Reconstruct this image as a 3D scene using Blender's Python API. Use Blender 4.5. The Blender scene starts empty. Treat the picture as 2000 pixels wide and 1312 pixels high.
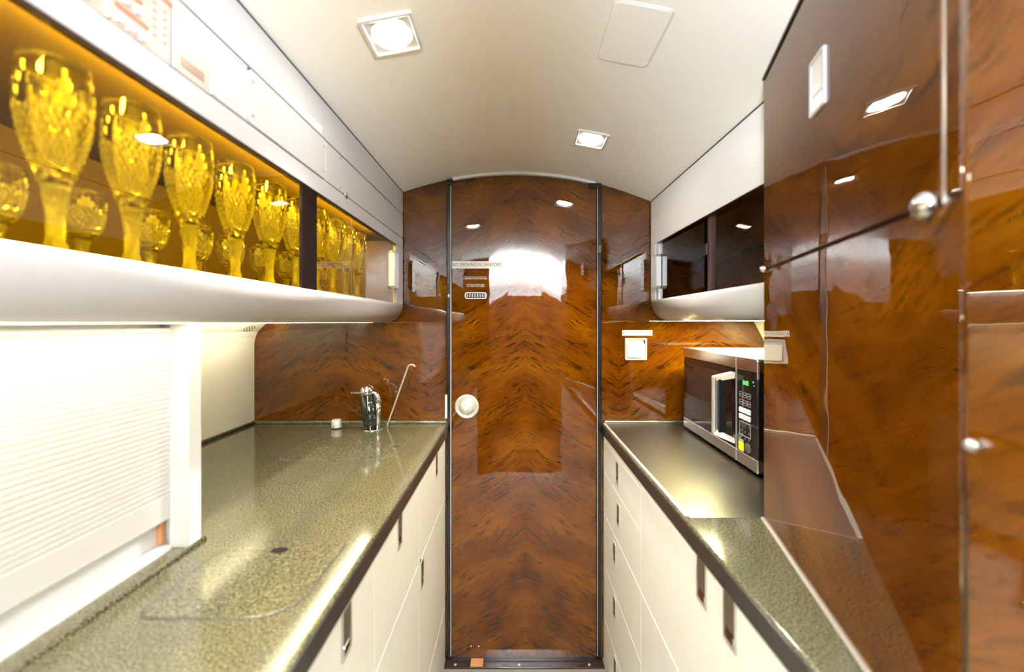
import bpy, bmesh, math, random
from mathutils import Vector, Matrix
random.seed(4)
S = bpy.context.scene
COL = S.collection
EYE = 1.29            # eye height above the floor; heights below are given relative to it
R = math.radians

# ------------------------------------------------------------------ camera, world, exposure
cd = bpy.data.cameras.new('camera'); cam = bpy.data.objects.new('camera', cd); COL.objects.link(cam)
cam.location = (0, 0, EYE); cam.rotation_euler = (R(90), 0, 0)
cd.sensor_width = 36; cd.lens = 785/2000*36
cd.shift_x = -5/2000; cd.shift_y = -27/2000
cd.clip_start = 0.02
cd.dof.use_dof = True; cd.dof.focus_distance = 1.42; cd.dof.aperture_fstop = 2.2
S.camera = cam
W = bpy.data.worlds.new('world'); S.world = W; W.use_nodes = True
W.node_tree.nodes['Background'].inputs[0].default_value = (0.75, 0.85, 1, 1)
W.node_tree.nodes['Background'].inputs[1].default_value = 0.3
S.view_settings.view_transform = 'Standard'; S.view_settings.look = 'None'
S.view_settings.exposure = 1.38; S.view_settings.gamma = 1; S.view_settings.use_curve_mapping = False
try:
    S.cycles.use_denoising = True; S.cycles.max_bounces = 14; S.cycles.transparent_max_bounces = 24
    S.cycles.transmission_bounces = 12; S.cycles.glossy_bounces = 8; S.cycles.diffuse_bounces = 5
    S.cycles.caustics_refractive = True; S.cycles.caustics_reflective = False; S.cycles.sample_clamp_indirect = 4; S.cycles.blur_glossy = 0.3
except Exception: pass

P_SPOT   = 23      # the downlights' beams (W)
L_DOWN   = 52      # ceiling downlights (radiance)
L_UNDER  = 6.5      # strips under the upper cabinets
L_SHELF  = 290      # strip inside the glass cupboard
L_COVE = 10      # added cove light that brightens the left side wall
L_UNDER2 = 125      # strip under the right cupboard
P_FILL   = 150      # added unseen cabin uplights, fill for ceiling and reflection (W each)
P_CABIN  = 4      # daylight through the cabin windows behind the camera (W each)

def area(name, loc, rot, sx, sy, power, col):
    l = bpy.data.lights.new(name, 'AREA'); l.shape = 'RECTANGLE'; l.size = sx; l.size_y = sy
    l.energy = power; l.color = col
    o = bpy.data.objects.new(name, l); COL.objects.link(o); o.location = loc; o.rotation_euler = rot
    return o
# daylight in two side windows of the cabin behind the galley, plus added unseen fill uplights (shelf height, aimed at the vault)
area('cabin_window_daylight', (-1.0, -1.25, 1.30), (0, R(-90), 0), 0.5, 1.3, P_CABIN, (0.86, 0.92, 1))
area('cabin_window_daylight', (1.0, -1.25, 1.30), (0, R(90), 0), 0.5, 1.3, P_CABIN, (0.86, 0.92, 1))
area('added_cabin_uplight', (-0.40, -0.85, 1.33), (R(180), 0, 0), 0.22, 0.8, P_FILL, (0.80, 0.90, 1))
area('added_cabin_uplight', (0.72, -0.85, 1.33), (R(180), 0, 0), 0.22, 0.8, P_FILL, (0.80, 0.90, 1))
area('added_cabin_uplight', (0.18, -2.45, 1.10), (R(180), 0, 0), 1.4, 0.9, P_FILL*0.34, (0.80, 0.90, 1))  # added to brighten the cabin end reflected in the door

# ------------------------------------------------------------------ node helpers / materials
def mat(name):
    m = bpy.data.materials.new(name); m.use_nodes = True
    return m, m.node_tree.nodes, m.node_tree.links, m.node_tree.nodes['Principled BSDF']
def plain(name, col, rough=0.5, metal=0.0, spec=0.5, coat=0.0, emit=None, estr=0.0, noise=0.0):
    m, n, l, b = mat(name)
    b.inputs['Base Color'].default_value = (*col, 1); b.inputs['Roughness'].default_value = rough
    b.inputs['Metallic'].default_value = metal; b.inputs['Specular IOR Level'].default_value = spec
    b.inputs['Coat Weight'].default_value = coat
    if emit: b.inputs['Emission Color'].default_value = (*emit, 1); b.inputs['Emission Strength'].default_value = estr
    if noise:
        t = n.new('ShaderNodeTexNoise'); t.inputs['Scale'].default_value = 260; t.inputs['Detail'].default_value = 2
        g = n.new('ShaderNodeNewGeometry'); l.new(g.outputs['Position'], t.inputs['Vector'])
        bp = n.new('ShaderNodeBump'); bp.inputs['Strength'].default_value = noise; bp.inputs['Distance'].default_value = 0.001
        l.new(t.outputs['Fac'], bp.inputs['Height']); l.new(bp.outputs['Normal'], b.inputs['Normal'])
    return m
def ramp(n, stops):
    r = n.new('ShaderNodeValToRGB'); e = r.color_ramp.elements
    while len(e) < len(stops): e.new(0.5)
    for k, (p, c) in zip(e, stops): k.position = p; k.color = (*c, 1)
    return r
def mth(n, l, op, a, b=None, c=None):
    x = n.new('ShaderNodeMath'); x.operation = op
    for i, v in enumerate((a, b, c)):
        if v is None: continue
        if isinstance(v, (int, float)): x.inputs[i].default_value = v
        else: l.new(v, x.inputs[i])
    return x.outputs[0]
def wood(name, origin, udir, u0, half, slope, tint=1.0, seed=0.0, streak=1.0, scale=1.0):
    """book-matched lacquered burr veneer: u runs along the panel, seams every `half` metres"""
    m, n, l, b = mat(name)
    g = n.new('ShaderNodeNewGeometry')
    sub = n.new('ShaderNodeVectorMath'); sub.operation = 'SUBTRACT'; l.new(g.outputs['Position'], sub.inputs[0]); sub.inputs[1].default_value = origin
    dot = n.new('ShaderNodeVectorMath'); dot.operation = 'DOT_PRODUCT'; l.new(sub.outputs[0], dot.inputs[0]); dot.inputs[1].default_value = udir
    sep = n.new('ShaderNodeSeparateXYZ'); l.new(sub.outputs[0], sep.inputs[0])
    u = mth(n, l, 'SUBTRACT', dot.outputs['Value'], u0)
    t = mth(n, l, 'PINGPONG', u, half)
    v = sep.outputs['Z']
    a0 = R(slope); ca, sa = math.cos(a0), math.sin(a0)
    # gentle waviness of the figure
    cw = n.new('ShaderNodeCombineXYZ'); l.new(t, cw.inputs[0]); l.new(v, cw.inputs[1]); cw.inputs[2].default_value = seed
    nw = n.new('ShaderNodeTexNoise'); nw.inputs['Scale'].default_value = 7 * scale; nw.inputs['Detail'].default_value = 3
    l.new(cw.outputs[0], nw.inputs['Vector'])
    wob = mth(n, l, 'MULTIPLY', mth(n, l, 'SUBTRACT', nw.outputs['Fac'], 0.5), 0.042 / scale)
    al = mth(n, l, 'SUBTRACT', mth(n, l, 'MULTIPLY', t, ca), mth(n, l, 'MULTIPLY', v, sa))
    ac = mth(n, l, 'ADD', mth(n, l, 'ADD', mth(n, l, 'MULTIPLY', v, ca), mth(n, l, 'MULTIPLY', t, sa)), wob)
    def stretched(sx, sy, detail, z, rough=0.55):
        c = n.new('ShaderNodeCombineXYZ'); l.new(mth(n, l, 'MULTIPLY', al, sx*scale), c.inputs[0]); l.new(mth(n, l, 'MULTIPLY', ac, sy*scale), c.inputs[1])
        c.inputs[2].default_value = z + seed
        x = n.new('ShaderNodeTexNoise'); x.inputs['Scale'].default_value = 1; x.inputs['Detail'].default_value = detail; x.inputs['Roughness'].default_value = rough
        l.new(c.outputs[0], x.inputs['Vector']); return x.outputs['Fac']
    broad = stretched(4, 9, 3, 3.1)
    str1 = stretched(17, 135, 3, 11.3)
    str2 = stretched(34, 280, 2, 23.7)
    fine = stretched(90, 420, 2, 41.0, 0.7)
    base = ramp(n, [(0.30, (0.064*tint, 0.0148*tint, 0.0006*tint)), (0.50, (0.113*tint, 0.030*tint, 0.0007*tint)), (0.68, (0.175*tint, 0.055*tint, 0.0011*tint))])
    l.new(broad, base.inputs[0])
    d1 = n.new('ShaderNodeMapRange'); l.new(str1, d1.inputs[0]); d1.inputs[1].default_value = 0.535; d1.inputs[2].default_value = 0.67
    d2 = n.new('ShaderNodeMapRange'); l.new(str2, d2.inputs[0]); d2.inputs[1].default_value = 0.52; d2.inputs[2].default_value = 0.72
    f1 = n.new('ShaderNodeMapRange'); l.new(fine, f1.inputs[0]); f1.inputs[1].default_value = 0.35; f1.inputs[2].default_value = 0.70
    gate = n.new('ShaderNodeMapRange'); l.new(nw.outputs['Fac'], gate.inputs[0]); gate.inputs[1].default_value = 0.36; gate.inputs[2].default_value = 0.56; gate.inputs[3].default_value = 0.35
    dark = mth(n, l, 'MULTIPLY', mth(n, l, 'MAXIMUM', d1.outputs[0], mth(n, l, 'MULTIPLY', d2.outputs[0], 0.8)), gate.outputs[0])
    dark = mth(n, l, 'ADD', mth(n, l, 'MULTIPLY', dark, 0.74*streak), mth(n, l, 'MULTIPLY', f1.outputs[0], 0.16))
    dark.node.use_clamp = True
    mx = n.new('ShaderNodeMix'); mx.data_type = 'RGBA'; l.new(dark, mx.inputs['Factor'])
    l.new(base.outputs[0], mx.inputs['A']); mx.inputs['B'].default_value = (0.007, 0.0017, 0.0004, 1)
    l.new(mx.outputs['Result'], b.inputs['Base Color'])
    b.inputs['Roughness'].default_value = 0.45; b.inputs['Specular IOR Level'].default_value = 0.0
    b.inputs['Coat Weight'].default_value = 1; b.inputs['Coat Roughness'].default_value = 0.012; b.inputs['Coat IOR'].default_value = 1.66
    # faint orange peel of the lacquer
    tn = n.new('ShaderNodeTexNoise'); tn.inputs['Scale'].default_value = 16; tn.inputs['Detail'].default_value = 1; l.new(g.outputs['Position'], tn.inputs['Vector'])
    bp = n.new('ShaderNodeBump'); bp.inputs['Strength'].default_value = 0.06; bp.inputs['Distance'].default_value = 0.004
    l.new(tn.outputs['Fac'], bp.inputs['Height']); l.new(bp.outputs['Normal'], b.inputs['Coat Normal'])
    return m
def granite(name):
    m, n, l, b = mat(name)
    g = n.new('ShaderNodeNewGeometry')
    t1 = n.new('ShaderNodeTexNoise'); t1.inputs['Scale'].default_value = 330; t1.inputs['Detail'].default_value = 3; t1.inputs['Roughness'].default_value = 0.7
    t2 = n.new('ShaderNodeTexVoronoi'); t2.inputs['Scale'].default_value = 420
    t3 = n.new('ShaderNodeTexNoise'); t3.inputs['Scale'].default_value = 9; t3.inputs['Detail'].default_value = 4
    for t in (t1, t2, t3): l.new(g.outputs['Position'], t.inputs['Vector'])
    c = ramp(n, [(0.34, (0.036, 0.034, 0.020)), (0.5, (0.088, 0.082, 0.046)), (0.66, (0.22, 0.206, 0.118))]); l.new(t1.outputs['Fac'], c.inputs[0])
    w = n.new('ShaderNodeMapRange'); l.new(t2.outputs['Distance'], w.inputs[0]); w.inputs[1].default_value = 0.05; w.inputs[2].default_value = 0.6; w.inputs[3].default_value = 1.15; w.inputs[4].default_value = 0.72
    w2 = n.new('ShaderNodeMapRange'); l.new(t3.outputs['Fac'], w2.inputs[0]); w2.inputs[1].default_value = 0.3; w2.inputs[2].default_value = 0.7; w2.inputs[3].default_value = 0.93; w2.inputs[4].default_value = 1.07
    k = mth(n, l, 'MULTIPLY', w.outputs[0], w2.outputs[0])
    mx = n.new('ShaderNodeVectorMath'); mx.operation = 'SCALE'; l.new(c.outputs[0], mx.inputs[0]); l.new(k, mx.inputs['Scale'])
    l.new(mx.outputs[0], b.inputs['Base Color'])
    rr = n.new('ShaderNodeMapRange'); l.new(t3.outputs['Fac'], rr.inputs[0]); rr.inputs[3].default_value = 0.08; rr.inputs[4].default_value = 0.15
    l.new(rr.outputs[0], b.inputs['Roughness'])
    b.inputs['Specular IOR Level'].default_value = 0.75
    return m
def steel(name, rough=0.26, col=(0.66, 0.64, 0.60), axis='X'):
    m, n, l, b = mat(name)
    b.inputs['Base Color'].default_value = (*col, 1); b.inputs['Metallic'].default_value = 1; 
    g = n.new('ShaderNodeNewGeometry'); mp = n.new('ShaderNodeMapping'); l.new(g.outputs['Position'], mp.inputs['Vector'])
    mp.inputs['Scale'].default_value = (12, 420, 420) if axis == 'X' else (420, 12, 420)
    t = n.new('ShaderNodeTexNoise'); t.inputs['Scale'].default_value = 1; t.inputs['Detail'].default_value = 3; l.new(mp.outputs[0], t.inputs['Vector'])
    r_ = n.new('ShaderNodeMapRange'); l.new(t.outputs['Fac'], r_.inputs[0]); r_.inputs[3].default_value = rough*0.75; r_.inputs[4].default_value = rough*1.35
    l.new(r_.outputs[0], b.inputs['Roughness'])
    bp = n.new('ShaderNodeBump'); bp.inputs['Strength'].default_value = 0.08; bp.inputs['Distance'].default_value = 0.001
    l.new(t.outputs['Fac'], bp.inputs['Height']); l.new(bp.outputs['Normal'], b.inputs['Normal'])
    return m
def tinted_pane(name, col, ior=1.7):
    m, n, l, b = mat(name); n.remove(b); out = n['Material Output']
    tr = n.new('ShaderNodeBsdfTransparent'); tr.inputs[0].default_value = (*col, 1)
    gl = n.new('ShaderNodeBsdfGlossy'); gl.inputs['Roughness'].default_value = 0.005; gl.inputs['Color'].default_value = (1, 1, 1, 1)
    fr = n.new('ShaderNodeFresnel'); ge = n.new('ShaderNodeNewGeometry')     # same sheet reflectance from both faces
    l.new(mth(n, l, 'ADD', mth(n, l, 'MULTIPLY', ge.outputs['Backfacing'], 1/ior - ior), ior), fr.inputs['IOR'])
    mx = n.new('ShaderNodeMixShader'); l.new(fr.outputs[0], mx.inputs[0]); l.new(tr.outputs[0], mx.inputs[1]); l.new(gl.outputs[0], mx.inputs[2])
    l.new(mx.outputs[0], out.inputs['Surface'])
    return m
def crystal(name, frost):
    m, n, l, b = mat(name); n.remove(b); out = n['Material Output']
    g = n.new('ShaderNodeBsdfGlass'); g.inputs['IOR'].default_value = 1.55; g.inputs['Roughness'].default_value = 0.0 if not frost else 0.04
    if not frost: l.new(g.outputs[0], out.inputs['Surface']); return m
    d = n.new('ShaderNodeBsdfTranslucent'); d.inputs[0].default_value = (0.95, 0.95, 0.95, 1)
    e = n.new('ShaderNodeBsdfDiffuse'); e.inputs[0].default_value = (0.95, 0.95, 0.95, 1)
    a = n.new('ShaderNodeMixShader'); l.new(d.outputs[0], a.inputs[1]); l.new(e.outputs[0], a.inputs[2])
    mx = n.new('ShaderNodeMixShader'); mx.inputs[0].default_value = frost; l.new(g.outputs[0], mx.inputs[1]); l.new(a.outputs[0], mx.inputs[2])
    l.new(mx.outputs[0], out.inputs['Surface']); return m
def lamp_mat(name, col, strength):
    m, n, l, b = mat(name); n.remove(b); e = n.new('ShaderNodeEmission'); e.inputs[0].default_value = (*col, 1); e.inputs[1].default_value = strength
    l.new(e.outputs[0], n['Material Output'].inputs['Surface']); return m

M = {}
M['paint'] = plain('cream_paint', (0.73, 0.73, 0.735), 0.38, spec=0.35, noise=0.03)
M['fascia'] = plain('cream_paint_dimmed', (0.50, 0.49, 0.485), 0.38, spec=0.35, noise=0.03)  # same cream paint, darkened in the colour against the downlight's glare
M['front'] = plain('cabinet_front_cream', (0.80, 0.79, 0.72), 0.30, spec=0.45, noise=0.02)
M['ceiling'] = plain('ceiling_cream', (0.93, 0.91, 0.84), 0.6, spec=0.25, noise=0.05)
M['wallcream'] = plain('side_wall_cream', (0.74, 0.71, 0.60), 0.55, spec=0.3)
M['white'] = plain('white_plastic', (0.70, 0.70, 0.69), 0.35)
M['label'] = plain('white_label', (0.80, 0.79, 0.78), 0.5)
M['ink'] = plain('black_ink', (0.02, 0.018, 0.02), 0.6)
M['inkgrey'] = plain('grey_ink', (0.30, 0.29, 0.30), 0.6)
M['inkred'] = plain('brown_red_ink', (0.22, 0.09, 0.06), 0.6)
M['black'] = plain('black_trim', (0.008, 0.006, 0.006), 0.22, spec=0.6)
M['seam'] = plain('seam_shadow_gap', (0.03, 0.026, 0.024), 0.8)
M['seamcream'] = plain('cabinet_carcass_cream', (0.70, 0.64, 0.52), 0.5)
M['darkwood'] = plain('dark_brown_lacquer', (0.022, 0.008, 0.004), 0.16, spec=0.6)
M['shelf_in'] = plain('brown_shelf_lining', (0.075, 0.047, 0.018), 0.7, spec=0.05)
M['shelf_back'] = plain('dark_brown_back', (0.020, 0.012, 0.004), 0.7, spec=0.03)
M['postdark'] = plain('near_black_post', (0.006, 0.0022, 0.002), 0.5, spec=0.1)
M['inner_dark'] = plain('dark_cupboard_lining', (0.05, 0.018, 0.014), 0.5)
M['chrome'] = plain('chrome', (0.82, 0.82, 0.83), 0.07, metal=1)
M['satin'] = plain('satin_nickel', (0.80, 0.78, 0.74), 0.36, metal=0.75)
M['alu'] = plain('satin_aluminium', (0.80, 0.80, 0.82), 0.32, metal=0.6)
M['steelX'] = steel('brushed_steel_sheet', 0.32, (0.29, 0.27, 0.23), 'X')
M['steelY'] = steel('brushed_steel_fascia', 0.22, (0.70, 0.67, 0.63), 'Y')
M['steeldark'] = plain('dull_steel', (0.085, 0.082, 0.065), 0.5, metal=0.3)
M['blackglass'] = plain('black_glass', (0.010, 0.008, 0.008), 0.05, spec=0.7)
M['window_glass'] = plain('oven_window_glass', (0.03, 0.022, 0.018), 0.04, spec=1.0)
M['blackplastic'] = plain('black_plastic', (0.006, 0.006, 0.006), 0.4, spec=0.2)
M['tapblack'] = plain('black_gloss_enamel', (0.012, 0.016, 0.012), 0.06, spec=0.8)
M['greycase'] = plain('dark_grey_case', (0.07, 0.08, 0.06), 0.4)
M['green'] = lamp_mat('green_led', (0.08, 1, 0.12), 1.6)
M['yellow'] = plain('yellow_button', (0.85, 0.75, 0.02), 0.4)
M['flap'] = plain('bronze_latch_flap', (0.085, 0.065, 0.045), 0.3)
M['orange'] = plain('orange_band', (0.50, 0.12, 0.06), 0.5)
M['beige'] = plain('beige_panel', (0.46, 0.37, 0.30), 0.42)
M['tan'] = plain('tan_display_window', (0.26, 0.16, 0.10), 0.3)
M['trimwood'] = plain('orange_wood_edge', (0.45, 0.20, 0.07), 0.5)
M['floor'] = plain('floor_taupe', (0.19, 0.175, 0.155), 0.6, spec=0.1)
M['granite'] = granite('speckled_solid_surface')
M['edge'] = plain('dark_speckled_edge', (0.030, 0.026, 0.022), 0.22, spec=0.5, noise=0.1)
M['amber'] = tinted_pane('amber_tinted_glass', (0.97, 0.74, 0.035), 1.45)
M['smoke'] = tinted_pane('dark_smoked_glass', (0.10, 0.035, 0.03), 1.6)
M['crystal'] = crystal('clear_crystal', 0); M['cut'] = crystal('cut_crystal', 0.20); M['leafcut'] = crystal('leaf_cut_crystal', 0.8)
M['downlens'] = lamp_mat('downlight_lens', (1, 0.93, 0.81), L_DOWN)
M['underlens'] = lamp_mat('strip_light_lens', (1, 0.90, 0.64), L_UNDER)
M['underlens2'] = lamp_mat('strip_light_lens_right', (1, 0.93, 0.50), L_UNDER2)
M['covelens'] = lamp_mat('added_cove_light_lens', (1, 0.90, 0.64), L_COVE)
M['shelflens2'] = lamp_mat('shelf_light_lower_lens', (1, 0.86, 0.62), L_SHELF*0.16)
M['shelflens'] = lamp_mat('shelf_light_lens', (1, 0.86, 0.62), L_SHELF)
M['wood'] = wood('burr_veneer_bulkhead', (0, 0, EYE), (1, 0, 0), 0.04, 0.3615, 30, tint=0.9)
A16 = R(16); D16 = (-math.sin(A16), -math.cos(A16)); C1 = (0.488, 0.787)
M['woodtall'] = wood('burr_veneer_tall_cabinet', (C1[0], C1[1], EYE), (D16[0], D16[1], 0), 0.379, 0.45, -38, tint=0.80, seed=5.3, streak=1.05, scale=1.15)
M['woodrear'] = wood('burr_veneer_rear', (0, 0, EYE), (1, 0, 0), 0.1, 0.4, 30, seed=9)

# ------------------------------------------------------------------ geometry helpers (X right, y depth, Y up relative to eye)
def P(x, y, d): return Vector((x, d, EYE + y))
class Fr:
    """a flat working frame: origin, right, up, out"""
    def __init__(s, o, r, u): s.o = Vector(o); s.r = Vector(r).normalized(); s.u = Vector(u).normalized(); s.n = s.r.cross(s.u)
    def __call__(s, a, b, c=0): return s.o + s.r*a + s.u*b + s.n*c
F_LEFT = lambda x: Fr((x, 0, EYE), (0, 1, 0), (0, 0, 1))       # a = depth, b = height, out = +X
F_RIGHT = lambda x: Fr((x, 0, EYE), (0, -1, 0), (0, 0, 1))     # a = -depth
F_BACK = lambda d: Fr((0, d, EYE), (1, 0, 0), (0, 0, 1))       # a = X, out = towards the camera
F_TOP = lambda y: Fr((0, 0, EYE + y), (1, 0, 0), (0, 1, 0))    # a = X, b = depth, out = up
class MB:
    def __init__(s): s.v = []; s.f = []; s.mi = []; s.sm = []
    def add(s, vs, fs, mi=0, smooth=False):
        k = len(s.v); s.v += [Vector(p) for p in vs]
        for f in fs: s.f.append([i + k for i in f]); s.mi.append(mi); s.sm.append(smooth)
        return s
    def box(s, x0, x1, y0, y1, d0, d1, mi=0):
        vs = [P(x, y, d) for x in (x0, x1) for d in (d0, d1) for y in (y0, y1)]
        return s.add(vs, [(0,1,3,2),(4,6,7,5),(0,4,5,1),(2,3,7,6),(0,2,6,4),(1,5,7,3)], mi)
    def plate(s, fr, poly, c0, c1, bev=0.0, mi=0):
        """polygon (list of a,b, counter-clockwise) extruded from c0 to c1 along out; bev chamfers the outer rim"""
        n = len(poly)
        if bev:
            cx = sum(p[0] for p in poly)/n; cy = sum(p[1] for p in poly)/n
            ins = inset(poly, bev)
            vs = [fr(a, b, c0) for a, b in poly] + [fr(a, b, c1 - bev) for a, b in poly] + [fr(a, b, c1) for a, b in ins]
            fs = [tuple(range(n))[::-1], tuple(range(2*n, 3*n))]
            for i in range(n):
                j = (i+1) % n; fs += [(i, j, n+j, n+i), (n+i, n+j, 2*n+j, 2*n+i)]
        else:
            vs = [fr(a, b, c0) for a, b in poly] + [fr(a, b, c1) for a, b in poly]
            fs = [tuple(range(n))[::-1], tuple(range(n, 2*n))] + [(i, (i+1) % n, n+(i+1) % n, n+i) for i in range(n)]
        return s.add(vs, fs, mi)
    def ring(s, fr, outer, inner, c0, c1, mi=0):
        n = len(outer)
        vs = [fr(a, b, c) for c in (c0, c1) for poly in (outer, inner) for a, b in poly]
        fs = []
        for i in range(n):
            j = (i+1) % n
            fs += [(2*n+i, 2*n+j, 3*n+j, 3*n+i), (i, j, 2*n+j, 2*n+i), (n+j, n+i, 3*n+i, 3*n+j), (j, i, n+i, n+j)]
        return s.add(vs, fs, mi)
    def lathe(s, fr, prof, seg=24, mi=0, smooth=True, cap=True):
        """profile (r, c) revolved around the out axis of the frame"""
        k = len(prof); vs = []
        for r, c in prof:
            for i in range(seg):
                t = 2*math.pi*i/seg; vs.append(fr(r*math.cos(t), r*math.sin(t), c))
        fs = []
        for q in range(k-1):
            for i in range(seg):
                j = (i+1) % seg; fs.append((q*seg+i, q*seg+j, (q+1)*seg+j, (q+1)*seg+i))
        s.add(vs, fs, mi, smooth)
        if cap:
            o = len(s.v) - len(vs)
            s.f.append([o+i for i in range(seg)][::-1]); s.mi.append(mi); s.sm.append(False)
            s.f.append([o+(k-1)*seg+i for i in range(seg)]); s.mi.append(mi); s.sm.append(False)
        return s
    def tube(s, pts, rad, seg=10, mi=0):
        pts = [Vector(p) for p in pts]; rs = rad if isinstance(rad, (list, tuple)) else [rad]*len(pts)
        vs = []; up = None
        for i, p in enumerate(pts):
            d = (pts[min(i+1, len(pts)-1)] - pts[max(i-1, 0)]).normalized()
            if up is None: up = d.orthogonal().normalized()
            up = (up - d*up.dot(d)).normalized(); w = d.cross(up)
            for k in range(seg):
                t = 2*math.pi*k/seg; vs.append(p + (up*math.cos(t) + w*math.sin(t))*rs[i])
        fs = [(i*seg+k, i*seg+(k+1) % seg, (i+1)*seg+(k+1) % seg, (i+1)*seg+k) for i in range(len(pts)-1) for k in range(seg)]
        s.add(vs, fs, mi, True)
        o = len(s.v) - len(vs)
        s.f.append([o+k for k in range(seg)][::-1]); s.mi.append(mi); s.sm.append(False)
        s.f.append([o+(len(pts)-1)*seg+k for k in range(seg)]); s.mi.append(mi); s.sm.append(False)
        return s
    def sweep(s, prof, d0, d1, mi=0, smooth=False):
        """closed profile in (X, Y) swept along depth"""
        n = len(prof)
        vs = [P(x, y, d) for d in (d0, d1) for x, y in prof]
        s.add(vs, [(i, (i+1) % n, n+(i+1) % n, n+i) for i in range(n)], mi, smooth)
        o = len(s.v) - 2*n
        s.f.append([o+i for i in range(n)][::-1]); s.mi.append(mi); s.sm.append(False)
        s.f.append([o+n+i for i in range(n)]); s.mi.append(mi); s.sm.append(False)
        return s
    def text(s, fr, body, size, a, b, c, align='CENTER', sx=1.0, mi=0):
        cu = bpy.data.curves.new('lettering', 'FONT'); cu.body = body; cu.size = size; cu.align_x = align; cu.align_y = 'CENTER'
        cu.resolution_u = 2
        o = bpy.data.objects.new('lettering', cu); COL.objects.link(o)
        me = bpy.data.meshes.new_from_object(o.evaluated_get(bpy.context.evaluated_depsgraph_get()))
        s.add([fr(a + v.co.x*sx, b + v.co.y, c) for v in me.vertices], [tuple(p.vertices) for p in me.polygons], mi)
        bpy.data.objects.remove(o); bpy.data.curves.remove(cu); bpy.data.meshes.remove(me)
        return s
    def build(s, name, mats, parent=None, bevel=0.0, origin=None, seg=2):
        org = Vector(origin) if origin is not None else (parent.get_world() if False else (ORG.get(parent.name, Vector((0,0,0))) if parent else Vector((0,0,0))))
        me = bpy.data.meshes.new(name); me.from_pydata([tuple(v - org) for v in s.v], [], s.f)
        bm = bmesh.new(); bm.from_mesh(me)
        bmesh.ops.recalc_face_normals(bm, faces=bm.faces) if not getattr(s, 'keep', False) else None
        for f, mi, sm in zip(bm.faces, s.mi, s.sm): f.material_index = mi; f.smooth = sm
        if bevel:
            es = [e for e in bm.edges if len(e.link_faces) == 2 and e.calc_face_angle(0) > 0.6]
            r_ = bmesh.ops.bevel(bm, geom=es, offset=bevel, segments=seg, profile=0.5, affect='EDGES', clamp_overlap=True)
            for f in r_['faces']: f.smooth = True
        bm.to_mesh(me); bm.free()
        for m in (mats if isinstance(mats, (list, tuple)) else [mats]): me.materials.append(m)
        o = bpy.data.objects.new(name, me); COL.objects.link(o)
        if parent: o.parent = parent; ORG[o.name] = org
        else: o.location = org; ORG[o.name] = org
        return o
ORG = {}
def inset(poly, d):
    n = len(poly); out = []
    for i in range(n):
        p0 = Vector(poly[i-1]); p = Vector(poly[i]); p1 = Vector(poly[(i+1) % n])
        e0 = (p - p0); e1 = (p1 - p)
        if e0.length < 1e-9 or e1.length < 1e-9: out.append(tuple(p)); continue
        e0.normalize(); e1.normalize()
        n0 = Vector((-e0.y, e0.x)); n1 = Vector((-e1.y, e1.x)); k = (n0 + n1)
        q = k / max(0.3, 1 + n0.dot(n1)); out.append(tuple(p + q*d))
    return out
def rrect(a0, b0, a1, b1, r=0.0, seg=5):
    """rounded rectangle, counter-clockwise; r a number or (a0b0, a1b0, a1b1, a0b1)"""
    rs = r if isinstance(r, (tuple, list)) else (r,)*4
    out = []
    for (cx, cy, sx, sy, q, rad) in ((a0, b0, 1, 1, 180, rs[0]), (a1, b0, -1, 1, 270, rs[1]), (a1, b1, -1, -1, 0, rs[2]), (a0, b1, 1, -1, 90, rs[3])):
        if rad < 1e-6: out.append((cx, cy)); continue
        for i in range(seg+1):
            t = R(q + 90*i/seg); out.append((cx + sx*rad + rad*math.cos(t), cy + sy*rad + rad*math.sin(t)))
    return out
def thing(name, label, cat, loc, group=None):
    o = bpy.data.objects.new(name, None); COL.objects.link(o); o.location = loc; o.empty_display_size = 0.05
    o['label'] = label; o['category'] = cat
    if group: o['group'] = group
    ORG[o.name] = Vector(loc); return o
def structure(o, label=None):
    o['kind'] = 'structure'
    if label: o['label'] = label
    return o
def base_empty(name, loc):
    o = bpy.data.objects.new(name, None); COL.objects.link(o); o.location = loc; ORG[o.name] = Vector(loc); o['kind'] = 'structure'; return o
def ceil(x): return 0.573 - x*x/2.484
BACK = 1.544; REAR = -0.37

# ================================================================== SETTING
structure(MB().box(-1.1, 1.1, -1.33, -1.29, -3.1, REAR).build('floor_cabin', plain('dark_carpet', (0.008, 0.008, 0.009), 0.9, spec=0.02)), 'dark carpet of the cabin behind')
structure(MB().box(-1.1, 1.1, -1.33, -1.29, REAR, 1.6).build('floor', M['floor']), 'taupe galley floor, a sliver shows at the foot of the door')
# ceiling vault
mb = MB(); xs = [-1.02 + 2.04*i/180 for i in range(181)]
vs = [P(x, ceil(x), d) for d in (-3.1, 1.6) for x in xs] + [P(x, ceil(x) + 0.03, d) for d in (-3.1, 1.6) for x in xs]
n = len(xs); fs = []
for i in range(n-1): fs += [(i, i+1, n+i+1, n+i), (2*n+i+1, 2*n+i, 3*n+i, 3*n+i+1)]
fs += [tuple(range(n)) + tuple(range(3*n-1, 2*n-1, -1)), tuple(range(n, 2*n))[::-1] + tuple(range(3*n, 4*n))]
mb.add(vs, fs, 0, False); structure(mb.build('ceiling', M['ceiling']), 'cream barrel-vaulted ceiling over the galley aisle')
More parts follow.
